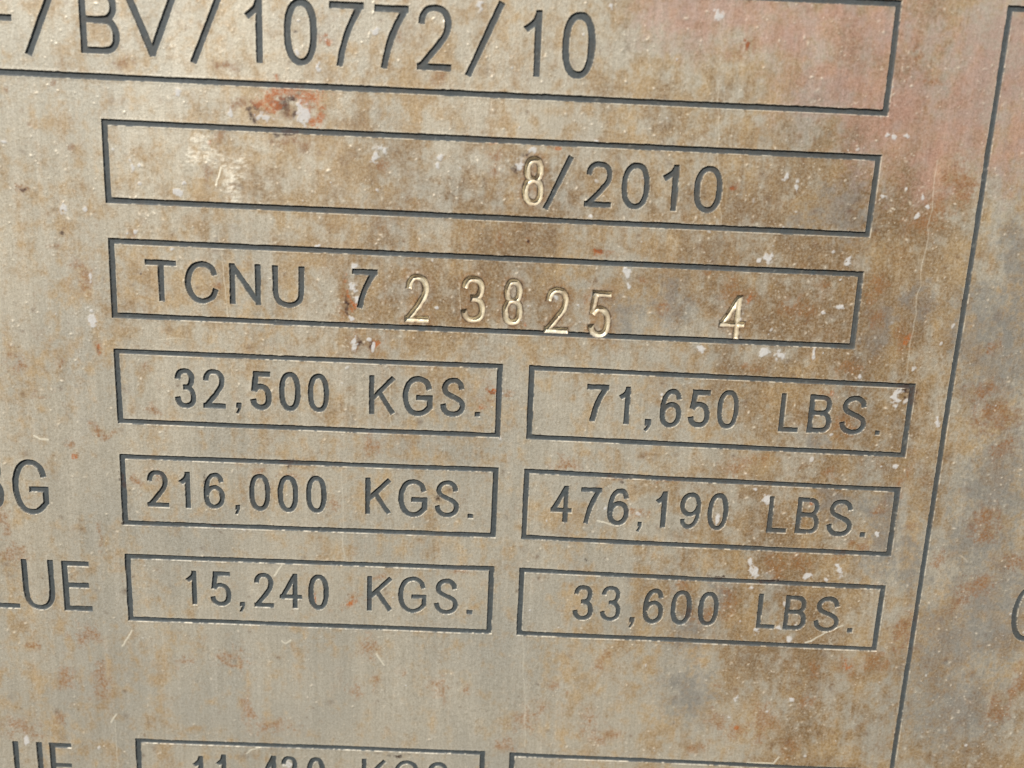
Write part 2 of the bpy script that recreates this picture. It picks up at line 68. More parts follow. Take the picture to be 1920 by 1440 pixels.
# ------------------------------------------------------------------ noise
f32 = np.float32
def vnoise(x, y, seed):
    t = np.random.RandomState(seed).rand(256, 256).astype(f32)
    xi = np.floor(x).astype(np.int32); yi = np.floor(y).astype(np.int32)
    fx = (x - xi).astype(f32); fy = (y - yi).astype(f32)
    fx = fx * fx * (3 - 2 * fx); fy = fy * fy * (3 - 2 * fy)
    x0 = xi & 255; x1 = (xi + 1) & 255; y0 = yi & 255; y1 = (yi + 1) & 255
    a = t[y0, x0]; b = t[y0, x1]; c = t[y1, x0]; d = t[y1, x1]
    a = a + (b - a) * fx; c = c + (d - c) * fx
    return a + (c - a) * fy
def fbm(x, y, octs, seed, gain=0.5):
    s = 0; amp = 1; tot = 0
    ca, sa = 0.8, 0.6
    for o in range(octs):
        s = s + amp * vnoise(x + 17.3 * o, y - 9.1 * o, seed + o)
        tot += amp; amp *= gain
        x, y = (ca * x - sa * y) * 2.03, (sa * x + ca * y) * 2.03
    return s / tot
def sstep(a, b, x):
    t = np.clip((x - a) / (b - a), 0, 1)
    return t * t * (3 - 2 * t)

# ------------------------------------------------------------------ lattice over the plate
FU = (-70.0, 75.0); FV = (-49.0, 59.0); PU = (-92.0, 98.0); PV = (-62.0, 76.0)
STEP, COARSE = 0.09, 0.22
def axis(lo, a, b, hi):
    n0 = int(math.ceil((a - lo) / COARSE)); n1 = int(round((b - a) / STEP)); n2 = int(math.ceil((hi - b) / COARSE))
    return np.concatenate([np.linspace(lo, a, n0 + 1)[:-1], np.linspace(a, b, n1 + 1)[:-1], np.linspace(b, hi, n2 + 1)])
XS = axis(PU[0], FU[0], FU[1], PU[1]); YS = axis(PV[0], FV[0], FV[1], PV[1])
NX, NY = len(XS), len(YS)
GX, GY = np.meshgrid(XS.astype(f32), YS.astype(f32))

# ------------------------------------------------------------------ glyphs as centre lines in a unit box (x right, y down)
def curve(pts, n=7, closed=False):
    P = [np.array(q, float) for q in pts]
    out = []
    m = len(P)
    rng = range(m) if closed else range(m - 1)
    for i in rng:
        if closed: a, b, c, d = P[i - 1], P[i], P[(i + 1) % m], P[(i + 2) % m]
        else:
            b, c = P[i], P[i + 1]
            a = P[i - 1] if i else 2 * b - c
            d = P[i + 2] if i + 2 < m else 2 * c - b
        for k in range(n):
            t = k / n
            out.append(0.5 * ((2 * b) + (c - a) * t + (2 * a - 5 * b + 4 * c - d) * t * t + (3 * b - a - 3 * c + d) * t ** 3))
    out.append(P[0] if closed else P[-1])
    return out
def loop(cx, cy, rx, ry, e=2.35, n=40):
    o = []
    for k in range(n + 1):
        a = 2 * math.pi * k / n
        c, s = math.cos(a), math.sin(a)
        o.append(np.array((cx + rx * math.copysign(abs(c) ** (2 / e), c), cy + ry * math.copysign(abs(s) ** (2 / e), s))))
    return o
SIX = [(.95,.23),(.90,.11),(.75,.02),(.53,0),(.30,.05),(.11,.2),(.02,.41),(0,.62),(.05,.82),(.21,.95),(.49,1),(.77,.95),(.95,.83),(1,.68),(.95,.53),(.77,.42),(.52,.385),(.27,.43),(.09,.54),(.02,.66)]
CEE = [(.97,.29),(.88,.12),(.70,.025),(.5,0),(.26,.05),(.08,.22),(0,.5),(.08,.78),(.26,.95),(.5,1)]
G = {
 '0': [loop(.5,.5,.5,.5)],
 '1': [[(1,0),(1,1)], curve([(.95,.02),(.72,.13),(0,.27)])],
 '2': [curve([(.01,.27),(.07,.12),(.24,.02),(.50,0),(.76,.03),(.93,.13),(.98,.27),(.90,.43),(.67,.60),(.36,.79),(.12,.93),(.0,1)]), [(0,1),(1,1)]],
 '3': [curve([(.03,.23),(.10,.10),(.25,.02),(.48,0),(.73,.03),(.89,.13),(.91,.24),(.84,.37),(.66,.45),(.38,.465)]), curve([(.38,.465),(.68,.48),(.91,.57),(1,.72),(.94,.88),(.75,.97),(.48,1),(.23,.97),(.07,.88),(0,.75)])],
 '4': [[(.72,0),(0,.69)], [(0,.69),(1,.69)], [(.76,0),(.76,1)]],
 '5': [[(.20,0),(.93,0)], [(.20,0),(.07,.51)], curve([(.07,.51),(.22,.41),(.46,.365),(.76,.41),(.95,.53),(1,.69),(.95,.86),(.76,.97),(.48,1),(.24,.97),(.07,.89),(0,.76)])],
 '6': [curve(SIX)],
 '9': [curve([(1 - a, 1 - b) for a, b in SIX])],
 '7': [[(0,0),(1,0)], curve([(1,0),(.74,.24),(.51,.51),(.36,.77),(.27,1)])],
 '8': [loop(.5,.235,.43,.235), loop(.5,.735,.5,.265)],
 '/': [[(1,0),(0,1)]],
 'K': [[(0,0),(0,1)], [(1,0),(.02,.62)], [(.36,.42),(1,1)]],
 'G': [curve(CEE + [(.76,.955),(1,.80)]), [(1,.84),(1,.54)], [(1,.54),(.56,.54)]],
 'C': [curve(CEE + [(.76,.94),(.91,.84),(1,.66)])],
 'S': [curve([(.94,.26),(.87,.11),(.68,.015),(.48,0),(.25,.04),(.10,.15),(.08,.27),(.18,.38),(.42,.46),(.70,.53),(.92,.62),(1,.74),(.94,.88),(.76,.97),(.5,1),(.26,.97),(.08,.87),(0,.71)])],
 'L': [[(0,0),(0,1)], [(0,1),(1,1)]],
 'E': [[(0,0),(0,1)], [(0,0),(.96,0)], [(0,.48),(.9,.48)], [(0,1),(1,1)]],
 'F': [[(0,0),(0,1)], [(0,0),(1,0)], [(0,.48),(1,.48)]],
 'T': [[(0,0),(1,0)], [(.5,0),(.5,1)]],
 'N': [[(0,0),(0,1)], [(.02,0),(.98,1)], [(1,0),(1,1)]],
 'V': [[(0,0),(.5,1)], [(1,0),(.5,1)]],
 'U': [[(0,0),(0,.62)], curve([(0,.60),(.05,.81),(.22,.95),(.5,1),(.78,.95),(.95,.81),(1,.60)]), [(1,0),(1,.62)]],
 'B': [[(0,0),(0,1)], [(0,0),(.5,0)], curve([(.5,0),(.75,.03),(.90,.12),(.93,.235),(.89,.35),(.74,.445),(.5,.47)]), [(0,.47),(.55,.47)], curve([(.55,.47),(.81,.50),(.96,.61),(1,.735),(.96,.87),(.81,.97),(.55,1)]), [(0,1),(.55,1)]],
}
def stroke_sdf(pts, hw, X, Y, first_butt=True, last_butt=True):
    pts = [np.array(q, float) for q in pts]
    q = [pts[0]]
    for p_ in pts[1:]:
        if np.hypot(*(p_ - q[-1])) > 1e-4: q.append(p_)
    pts = q
    best = np.full(X.shape, 1e9, f32); out = np.full(X.shape, 1e9, f32)
    closed = np.hypot(*(pts[0] - pts[-1])) < 1e-4
    m = len(pts) - 1
    for i in range(m):
        a, b = pts[i], pts[i + 1]
        d = b - a; L = np.hypot(*d); d = d / L
        rx = X - a[0]; ry = Y - a[1]
        al = rx * d[0] + ry * d[1]; pe = rx * (-d[1]) + ry * d[0]
        ex = np.maximum(np.maximum(-al, al - L), 0)
        dist = np.hypot(ex, pe)
        val = dist - hw
        if not closed and i == 0 and first_butt:
            val = np.where(al < 0, np.maximum(-al - 0.02, np.abs(pe) - hw), val)
        if not closed and i == m - 1 and last_butt:
            val = np.where(al > L, np.maximum(al - L - 0.02, np.abs(pe) - hw), val)
        sel = dist < best
        best = np.where(sel, dist, best); out = np.where(sel, val, out)
    return out
def extend(pts, e0, e1):
    pts = [np.array(q, float) for q in pts]
    d = pts[0] - pts[1]; pts[0] = pts[0] + d / np.hypot(*d) * e0
    d = pts[-1] - pts[-2]; pts[-1] = pts[-1] + d / np.hypot(*d) * e1
    return pts

BIG = 5.0
SE = np.full((NY, NX), BIG, f32)       # signed distance to the etched shapes
SS = np.full((NY, NX), BIG, f32)       # signed distance to the stamped digits
OWN = np.full((NY, NX), -1, np.int32); OWS = np.full((NY, NX), -1, np.int32)
parts = []                             # (name, parent part index, label)
def window(x0, y0, x1, y1, pad=0.9):
    i0 = max(np.searchsorted(XS, x0 - pad) - 1, 0); i1 = min(np.searchsorted(XS, x1 + pad) + 1, NX)
    j0 = max(np.searchsorted(YS, y0 - pad) - 1, 0); j1 = min(np.searchsorted(YS, y1 + pad) + 1, NY)
    return slice(j0, j1), slice(i0, i1)
rough = (fbm(GX * 2.2, GY * 2.2, 3, 11) - 0.5) * 0.10 + (fbm(GX * 0.35, GY * 0.35, 2, 15) - 0.5) * 0.10
def put(arr, own, win, s, idx):
    a = arr[win]; o = own[win]
    m = s < a
    a[m] = s[m]; o[m] = idx
frame_part = []
for fi, fr in enumerate(FRAMES):
    q = [(fr[0], fr[1]), (fr[2], fr[3]), (fr[4], fr[5]), (fr[6], fr[7])]
    if fi == 11: q[1] = (92, q[1][1]); q[2] = (92, 70); q[3] = (q[3][0], 70)
    xs = [a for a, b in q]; ys = [b for a, b in q]
    wnd = window(min(xs), min(ys), max(xs), max(ys))
    X = GX[wnd]; Y = GY[wnd]
    wd = 0.70
    outer = np.full(X.shape, -1e9, f32); inner = np.full(X.shape, -1e9, f32)
    for k in range(4):
        a = np.array(q[k]); b = np.array(q[(k + 1) % 4]); d = (b - a) / np.hypot(*(b - a))
        nrm = np.array((d[1], -d[0]))
        h = (X - a[0]) * nrm[0] + (Y - a[1]) * nrm[1]
        w_ = wd if k % 2 else wd * (0.98 if fi < 3 else 0.92)
        if fi == 11: w_ = 0.66
        outer = np.maximum(outer, h); inner = np.maximum(inner, h + w_)
    s = np.maximum(outer, -inner)
    idx = len(parts)
    parts.append(['engraved_border' if fi == 11 else 'engraved_frame', None, None])
    frame_part.append(idx)
    put(SE, OWN, wnd, s, idx)
for fi, kind, ch, x0, y0, x1, y1, st in CHARS:
    jt = np.random.RandomState(len(parts)).uniform(-1, 1, 4)
    hw = st / 2 * ((0.97 + .04 * jt[0]) if kind == 'e' else 1.0)
    y0 += .04 * jt[1]; y1 += .04 * jt[1]; x0 += .03 * jt[2]; x1 += .03 * jt[3]
    wnd = window(min(x0, x1), y0, max(x0, x1), y1)
    X = GX[wnd]; Y = GY[wnd]
    if ch == '.':
        s = np.maximum(np.maximum(x0 - X, X - x1), np.maximum(y0 - Y, Y - y1))
    elif ch == ',':
        ym = y0 + (x1 - x0) * 0.95
        s = np.maximum(np.maximum(x0 + .1 - X, X - x1), np.maximum(y0 - Y, Y - ym))
        tail = stroke_sdf([(x1 - .26, ym - .35), (x1 - .28, ym + .1), (x0 + .18, y1 - .15)], 0.2, X, Y)
        s = np.minimum(s, tail)
    else:
        s = np.full(X.shape, BIG, f32)
        wx, wy = (x1 - x0 - 2 * hw), (y1 - y0 - 2 * hw)
        for pl in G[ch]:
            P = [(x0 + hw + a * wx, y0 + hw + b * wy) for a, b in pl]
            e0 = e1 = 0
            if len(P) == 2:
                # straight strokes that end on the cap line or base line reach the box edge
                a, b = pl
                dy = abs(P[1][1] - P[0][1]); dx = abs(P[1][0] - P[0][0])
                if dx < 1e-6 or dy < 1e-6: e0 = e1 = hw * 0.98
                else:
                    e0 = hw * 0.55 if a[1] in (0, 1) else 0
                    e1 = hw * 0.55 if b[1] in (0, 1) else 0
                if ch == 'G' and a == (1, .84): e0 = 0
                if ch == 'U' : e0, e1 = hw * .98, 0
                if ch == 'B' and dy < 1e-6: e1 = 0
            elif ch == '7' : e0, e1 = 0.0, hw * .95
            P = extend(P, e0, e1)
            s = np.minimum(s, stroke_sdf(P, hw, X, Y))
    idx = len(parts)
    nm = ('stamped_' if kind == 's' else 'engraved_') + ('digit' if ch.isdigit() else 'letter' if ch.isalpha() else {'/': 'slash', ',': 'comma', '.': 'full_stop'}[ch])
    parts.append([nm, frame_part[fi] if fi >= 0 else None, None])
    if kind == 's': put(SS, OWS, wnd, s, idx)
    else: put(SE, OWN, wnd, s, idx)
SE = SE + rough * .85 + (fbm(GX * 6, GY * 6, 1, 17) - .5) * .02 - 0.035
SS = SS + rough * 0.9 - 0.03

# ------------------------------------------------------------------ stain, rust, fleck and painted-reflection masks of the face
warp_x = (fbm(GX * .55, GY * .55, 3, 31) - .5); warp_y = (fbm(GX * .55, GY * .55, 3, 41) - .5)
fine = fbm(GX * 2.6, GY * 2.6, 3, 51)
def blobs(lst, grow, wob, soft, cut=1.0, fx=1.0):
    acc = np.zeros((NY, NX), f32)
    for n, (bx, by, rx, ry) in enumerate(lst):
        rx *= grow; ry *= grow
        wnd = window(bx - rx, by - ry, bx + rx, by + ry, pad=max(rx, ry) * 1.1 + .3)
        k = min(1.2, (rx + ry) * .5)
        X = GX[wnd] + warp_x[wnd] * wob * k * 2; Y = GY[wnd] + warp_y[wnd] * wob * k * 2
        d = np.hypot((X - bx) / rx, (Y - by) / ry) + (fine[wnd] - .5) * fx
        v = 1 - sstep(cut - soft, cut + soft, d)
        acc[wnd] = np.maximum(acc[wnd], v)
    return acc
num = np.zeros((NY, NX), f32); den = np.zeros((NY, NX), f32)
for (bx, by), v in zip(FILM_AT, FILM):
    g = np.exp(-((GX - bx) ** 2 + (GY - by) ** 2) / (2 * 6.0 ** 2)) + 1e-7
    num += g * v; den += g
film = num / den  # brown film by zone, with the light falloff to the right painted in
blot0 = fbm(GX * .30, GY * .22, 4, 171, .6)
white = blobs(WHITE, 0.85, 0.9, 0.35, 0.85, 2.2)
rustm = blobs(RUST, 1.15, 1.2, 0.75, 0.72, 2.2)
darkm = blobs(DARK, 1.05, 1.2, 0.5, 0.8, 2.2)
pink_reflm = blobs(PINK_REFL, 1.6, 2.0, 0.9, 0.8, 1.0)  # pink reflection of the surroundings, painted into the plate colour
hotm = blobs(HOT, 1.1, 1.2, 0.5, 0.8, 2.2)
scuffm = blobs(SCUFF, 1.3, 1.0, 0.7, 0.75, 1.5) * (.2 + .8 * sstep(.35, .60, fbm(GX * 1.6, GY * 5.0, 3, 141, .65)))
thick = sstep(.22, 1.02, film + (blot0 - .5) * .9 + (fine - .5) * .35)
coolm = blobs(COOL, 1.35, 2.2, 0.8, 0.8, 1.6)  # grey cleaner metal, with the weaker light at right painted in
streak = fbm(GX * .9, GY * .13, 3, 61)
streak2 = fbm(GX * 2.4, GY * .22, 3, 65)
blot = fbm(GX * .22, GY * .17, 4, 71, .6)
blot2 = fbm(GX * .8, GY * .7, 3, 81, .6)
film_falloffm = np.clip(film + (blot - .5) * 1.2 + (blot2 - .5) * 1.5 + (fine - .5) * .5 + (streak - .5) * .45 + (streak2 - .5) * .25 + .0, 0, 1)
film_falloffm = np.clip(sstep(.02, .98, film_falloffm) * .72 + .36 * film, 0, 1)
# loose orange tints and pits everywhere, denser where the film is strong
n1 = fbm(GX * .75, GY * .6, 4, 91, .62)
loose = sstep(.64, .80, n1 + .10 * (film - .5)) * .6
loose = loose * .6
rng = np.random.RandomState(5)
grain = np.zeros((NY, NX), f32); pits = np.zeros((NY, NX), f32); chips = np.zeros((NY, NX), f32)
def scatter(arr, n, r0, r1, power=2.5, keep=None, sq=1.0):
    us = rng.uniform(PU[0], PU[1], n); vs = rng.uniform(PV[0], PV[1], n)
    rr = r0 + (r1 - r0) * rng.rand(n) ** power
    am = rng.uniform(.45, 1, n); an = rng.uniform(0, 3.14, n); asp = rng.uniform(1, 2.0, n)
    for a, b, r, m, t, s_ in zip(us, vs, rr, am, an, asp):
        i0 = np.searchsorted(XS, a); j0 = np.searchsorted(YS, b)
        if keep is not None and rng.rand() > keep(min(j0, NY - 1), min(i0, NX - 1)): continue
        k = int(r * 2.4 / STEP) + 2
        w = (slice(max(j0 - k, 0), min(j0 + k, NY)), slice(max(i0 - k, 0), min(i0 + k, NX)))
        dx = GX[w] - a; dy = GY[w] - b
        c, s = math.cos(t), math.sin(t)
        q = ((dx * c + dy * s) / (r * s_)) ** 2 + ((-dx * s + dy * c) / r) ** 2
        v = m * np.exp(-q * sq)
        arr[w] = np.maximum(arr[w], v)
scatter(grain, 24000, .05, .14, 3.5, keep=lambda j, i: .06 + 2.2 * film[j, i] ** 1.2 * max(0, blot0[j, i] - .30) * 1.3)
scatter(pits, 3500, .08, .40, 3.0, keep=lambda j, i: .15 + film[j, i])
scatter(chips, 420, .08, .30, 2.6, keep=lambda j, i: .1 + film[j, i])
chips = sstep(.25, .6, chips * (.45 + 1.1 * fine))
white = np.maximum(white, chips * .8)
scr = np.zeros((NY, NX), f32)
for pl in SCRATCH:
    xs = [a for a, b in pl]; ys = [b for a, b in pl]
    wnd = window(min(xs), min(ys), max(xs), max(ys))
    wide = .03 if len(pl) == 2 else .07
    s = stroke_sdf(pl, wide, GX[wnd] + warp_x[wnd] * .5, GY[wnd] + warp_y[wnd] * .5)
    scr[wnd] = np.maximum(scr[wnd], (1 - sstep(-.04, .09, s)) * (.5 + .7 * fine[wnd]) * (.35 if len(pl) == 2 else 1))

# ------------------------------------------------------------------ relief in millimetres
DEPTH = 0.165
wall = np.clip(-SE / 0.11, 0, 1)
hst = np.clip(-SS / 0.38, 0, 1)
vee = np.where(SS < 0, -0.42 * (1 - (1 - hst) ** 1.5) * (.75 + .5 * blot2), 0)
rim = np.where(SS > 0, 0.022 * np.exp(-((SS - .12) / .20) ** 2), 0.022 * sstep(-.15, 0, SS) * .70)
groove = -DEPTH * wall
etch_lip = 0.012 * np.exp(-((SE - .07) / .09) ** 2)
gr2 = fbm(GX * 5.5, GY * 5.0, 2, 101, .6)
micro = (gr2 - .5) * .006 * (.5 + .9 * film_falloffm) + sstep(.64, .78, gr2) * .008 + (fbm(GX * 7.0, GY * .5, 2, 111) - .5) * .005
crust = white * (.028 + .03 * (fine - .5)) + grain * .055 - pits * .012 + rustm * (fine - .4) * .020 + scr * .012 + film_falloffm * .004 + scuffm * .02
wavy = (fbm(GX * .05, GY * .05, 2, 121) - .5) * .35
face_h = micro + crust + wavy + etch_lip + rim
floor_h = wavy + (fbm(GX * 3.5, GY * 3.5, 2, 131) - .5) * .018 + grain * .012
H = np.where(SE < 0, face_h * (1 - wall) + floor_h * wall + groove, face_h)
in_st = SS < 0
H = np.where(in_st, np.minimum(H - rim * (SE < 0), wavy + vee + rim), H)
paint = sstep(.01, .06, -SE + (fine - .5) * .06)
paint = np.where(in_st, paint * .25, paint)
stampm = 1 - sstep(-.10, -.03, SS + (fine - .5) * .10)
stampm = stampm * (.5 + .5 * sstep(.36, .56, fbm(GX * 1.3, GY * 1.3, 3, 201)))
crease_dirt_shade = np.exp(-((SS + .03) / .09) ** 2) * (.85 + .6 * (fine - .5) * 2)  # rust dirt in the punched edges, plus shade painted as dark brown
darkm = np.maximum(darkm, np.clip(crease_dirt_shade, 0, .95))
halo = (1 - sstep(0, 1.1, SS)) * (.25 + .9 * (blot2 - .3))
rustm = np.maximum(rustm, np.clip(halo, 0, .6))
lip = sstep(.03, -.03, SE) * (1 - paint) * (.75 + .5 * (fine - .5))
white = white * (1 - paint * .75); scr = scr * (1 - paint * .5)

# ------------------------------------------------------------------ marching squares: the face and every cut part share their edges
SD = np.where(SS < 0, SS, np.minimum(SE, SS))
OW = np.where(SS < SE, OWS, OWN)
OW = np.where(SS < 0, OWS, OW)
SD[np.abs(SD) < 1e-5] = 1e-5
SD[0, :] = SD[-1, :] = 1; SD[:, 0] = SD[:, -1] = 1
ins = SD < 0
ATT = np.stack([film_falloffm, np.maximum(rustm, loose * .7), white, darkm, pink_reflm, coolm, paint, stampm, grain, pits, scr, lip, hotm, scuffm, thick, thick], -1).astype(f32)
nv = NX * NY
vid = np.arange(nv).reshape(NY, NX)
pos = [np.stack([GX.ravel(), GY.ravel(), H.ravel()], 1)]
att = [ATT.reshape(nv, -1)]
def crossing(a, b):
    sa = SD.ravel()[a]; sb = SD.ravel()[b]
    t = np.clip(sa / (sa - sb), .06, .94)[:, None].astype(f32)
    P = pos[0][a] * (1 - t) + pos[0][b] * t
    o = np.where((sa > 0)[:, None], pos[0][a], pos[0][b])
    P[:, 2] = np.where(np.abs(P[:, 2] - o[:, 2]) > .05, o[:, 2] * .75 + P[:, 2] * .25, o[:, 2])
    return P, att[0][a] * (1 - t) + att[0][b] * t
hj, hi = np.nonzero(ins[:, :-1] != ins[:, 1:])
HE = np.full((NY, NX), -1, np.int64); HE[hj, hi] = nv + np.arange(len(hj))
P1, A1 = crossing(vid[hj, hi], vid[hj, hi + 1])
vj, vi = np.nonzero(ins[:-1, :] != ins[1:, :])
VE = np.full((NY, NX), -1, np.int64); VE[vj, vi] = nv + len(hj) + np.arange(len(vj))
P2, A2 = crossing(vid[vj, vi], vid[vj + 1, vi])
pos = np.concatenate([pos[0], P1, P2]); att = np.concatenate([att[0], A1, A2])
c0 = ins[:-1, :-1]; c1 = ins[:-1, 1:]; c2 = ins[1:, 1:]; c3 = ins[1:, :-1]
code = c0 * 1 + c1 * 2 + c2 * 4 + c3 * 8
corner = [vid[:-1, :-1], vid[:-1, 1:], vid[1:, 1:], vid[1:, :-1]]
edge = [HE[:-1, :-1], VE[:-1, 1:], HE[1:, :-1], VE[:-1, :-1]]
cs = np.stack([SD[:-1, :-1], SD[:-1, 1:], SD[1:, 1:], SD[1:, :-1]])
co = np.stack([OW[:-1, :-1], OW[:-1, 1:], OW[1:, 1:], OW[1:, :-1]])
own_cell = np.take_along_axis(co, cs.argmin(0)[None], 0)[0]
del cs, co
polys = {3: [], 4: [], 5: [], 6: []}
powner = {3: [], 4: [], 5: [], 6: []}
for cd in range(16):
    sel = np.nonzero(code == cd)
    if not len(sel[0]): continue
    for want in (1, 0):                    # the part inside, then the face outside
        bits = [((cd >> k) & 1) == want for k in range(4)]
        if not any(bits): continue
        lists = []
        if cd in (5, 10) and want == 1:
            for k in range(4):
                if bits[k]: lists.append([('c', k), ('e', k), ('e', (k - 1) % 4)])
        else:
            ring = []
            for k in range(4):
                if bits[k]: ring.append(('c', k))
                if bits[k] != bits[(k + 1) % 4]: ring.append(('e', k))
            lists.append(ring)
        for ring in lists:
            arr = np.stack([(corner if t == 'c' else edge)[k][sel] for t, k in ring], 1)
            polys[len(ring)].append(arr)
            powner[len(ring)].append(own_cell[sel] if want else np.full(len(sel[0]), -1))
for k in polys:
    if polys[k]:
        polys[k] = np.concatenate(polys[k]); powner[k] = np.concatenate(powner[k])
        order = np.argsort(powner[k], kind='stable'); polys[k] = polys[k][order]; powner[k] = powner[k][order]
    else: polys[k] = np.zeros((0, k), np.int64); powner[k] = np.zeros(0, int)

# ------------------------------------------------------------------ material of the weathered stainless plate
def srgb(r, g, b):
    f = lambda c: (c / 255 / 12.92) if c / 255 < .04045 else ((c / 255 + .055) / 1.055) ** 2.4
    return (f(r), f(g), f(b), 1)
C_STEEL_A = (201, 194, 176); C_STEEL_B = (184, 177, 160); C_STEEL_C = (174, 171, 159)
C_FILM_A = (166, 136, 91); C_FILM_B = (178, 150, 106); C_FILM_C = (146, 114, 69); C_FILM_MAX = .95
C_THICK_A = (121, 91, 54); C_THICK_B = (101, 74, 42)
C_COOL = (126, 124, 120); C_COOL_K = .6
C_PINK = (184, 142, 128); C_PINK_REFL_K = .6
C_RUST_A = (114, 74, 36); C_RUST_B = (142, 98, 54); C_HOT = (176, 96, 36)
C_PIT = (98, 62, 36); C_DARK = (54, 28, 20)
C_GRAIN = (234, 222, 200); C_WHITE = (190, 187, 182); C_SCR = (234, 226, 204); C_LIP = (240, 230, 208)
C_PAINT_A = (58, 64, 66); C_PAINT_B = (76, 82, 83); C_PAINT_RUST = (62, 40, 30)
C_STAMP = (226, 214, 186)
M_STEEL = .36; M_FILM = .12; R_STEEL = .48; R_FILM = .55; R_STAMP = .36; R_PAINT = .7
BUMP = .000025
def new_mat(name):
    m = bpy.data.materials.new(name); m.use_nodes = True
    nt = m.node_tree
    for n in list(nt.nodes): nt.nodes.remove(n)
    return m, nt
MAT, nt = new_mat('weathered_steel')
N = nt.nodes; Lk = nt.links
def node(t, **kw):
    n = N.new(t)
    for k, v in kw.items(): setattr(n, k, v)
    return n
def val(x):
    return x
def math_(op, a, b=0.0, c=None, clamp=False):
    n = node('ShaderNodeMath', operation=op, use_clamp=clamp)
    for i, v in enumerate((a, b, c)):
        if v is None: continue
        if isinstance(v, (int, float)): n.inputs[i].default_value = v
        else: Lk.new(v, n.inputs[i])
    return n.outputs[0]
def mix(fac, a, b, mode='MIX'):
    n = node('ShaderNodeMix', data_type='RGBA', blend_type=mode)
    for i, v in ((0, fac), (6, a), (7, b)):
        if isinstance(v, (int, float)): n.inputs[i].default_value = v
        elif isinstance(v, tuple): n.inputs[i].default_value = v
        else: Lk.new(v, n.inputs[i])
    return n.outputs[2]
geo = node('ShaderNodeTexCoord')
OBJ = geo.outputs['Object']
def noise(scale, detail=3, rough=.55, stretch=None, seed=0):
    v = OBJ
    if stretch or seed:
        mp = node('ShaderNodeMapping'); Lk.new(OBJ, mp.inputs[0])
        mp.inputs['Scale'].default_value = stretch or (1, 1, 1); mp.inputs['Location'].default_value = (seed * .013, 0, seed * .017)
        v = mp.outputs[0]
    n = node('ShaderNodeTexNoise'); Lk.new(v, n.inputs['Vector'])
    n.inputs['Scale'].default_value = scale; n.inputs['Detail'].default_value = detail; n.inputs['Roughness'].default_value = rough
    return n.outputs['Fac']
def ramp(v, lo, hi, a=0.0, b=1.0):
    n = node('ShaderNodeMapRange', clamp=True)
    Lk.new(v, n.inputs[0])
    for i, x in enumerate((lo, hi, a, b)): n.inputs[i + 1].default_value = x
    return n.outputs[0]
ch = []
for n_ in range(4):
    a = node('ShaderNodeAttribute', attribute_name='wear_%d' % n_)
    s = node('ShaderNodeSeparateColor'); Lk.new(a.outputs['Color'], s.inputs[0])
    ch += [s.outputs[0], s.outputs[1], s.outputs[2], a.outputs['Alpha']]
film_falloff_, rust_, white_, dark_, pink_refl_, cool_, paint_, stamp_, grain_, pits_, scr_, lip_, hot_, scuff_, thick_, unused_ = ch
n_a = noise(900, 4, .6)             # about a millimetre
n_b = noise(3200, 3, .6, seed=3)    # a quarter of a millimetre
n_c = noise(250, 4, .55, seed=7)
brush = noise(2600, 2, .5, stretch=(1, 1, .05), seed=2)
brush2 = noise(700, 2, .5, stretch=(1, 1, .04), seed=5)
steel = mix(ramp(n_a, .3, .7), srgb(*C_STEEL_A), srgb(*C_STEEL_B))
n_f = noise(75, 3, .55, stretch=(1, 1, .6), seed=21)
steel = mix(ramp(n_f, .42, .62, 0, .7), steel, srgb(*C_STEEL_C))
filmc = mix(ramp(n_a, .35, .65), srgb(*C_FILM_A), srgb(*C_FILM_B))
filmc = mix(ramp(n_c, .42, .68), filmc, srgb(*C_FILM_C))
filmc = mix(math_('MULTIPLY', thick_, .82), filmc, mix(ramp(n_a, .35, .65), srgb(*C_THICK_A), srgb(*C_THICK_B)))
ff = math_('MULTIPLY', film_falloff_, ramp(n_b, .25, .6, .62, 1.0))
ff = math_('MULTIPLY', ff, C_FILM_MAX)
base = mix(ff, steel, filmc)
base = mix(math_('MULTIPLY', cool_, C_COOL_K), base, srgb(*C_COOL))
base = mix(math_('MULTIPLY', pink_refl_, C_PINK_REFL_K), base, srgb(*C_PINK))  # tints the steel with the painted pink reflection
rc = mix(ramp(n_b, .35, .65), srgb(*C_RUST_A), srgb(*C_RUST_B))
base = mix(math_('MULTIPLY', rust_, ramp(n_b, .3, .65, .35, .85)), base, rc)
base = mix(math_('MULTIPLY', pits_, ramp(n_a, .4, .6, .15, .6)), base, srgb(*C_PIT))
base = mix(math_('MULTIPLY', dark_, ramp(n_b, .3, .6, .5, .95)), base, srgb(*C_DARK))
base = mix(math_('MULTIPLY', hot_, ramp(n_b, .35, .65, .2, .85)), base, srgb(*C_HOT))
base = mix(math_('MULTIPLY', scuff_, .6), base, srgb(238, 232, 214))
n_d = noise(7000, 3, .65, seed=11)
n_e = noise(5200, 2, .6, stretch=(1, 1, .3), seed=13)
base = mix(ramp(n_d, .50, .66, 0, .6), base, mix(1.0, base, (.66, .62, .56, 1), 'MULTIPLY'))
base = mix(ramp(n_e, .52, .68, 0, .45), base, mix(1.0, base, (1.30, 1.30, 1.32, 1), 'MULTIPLY'))
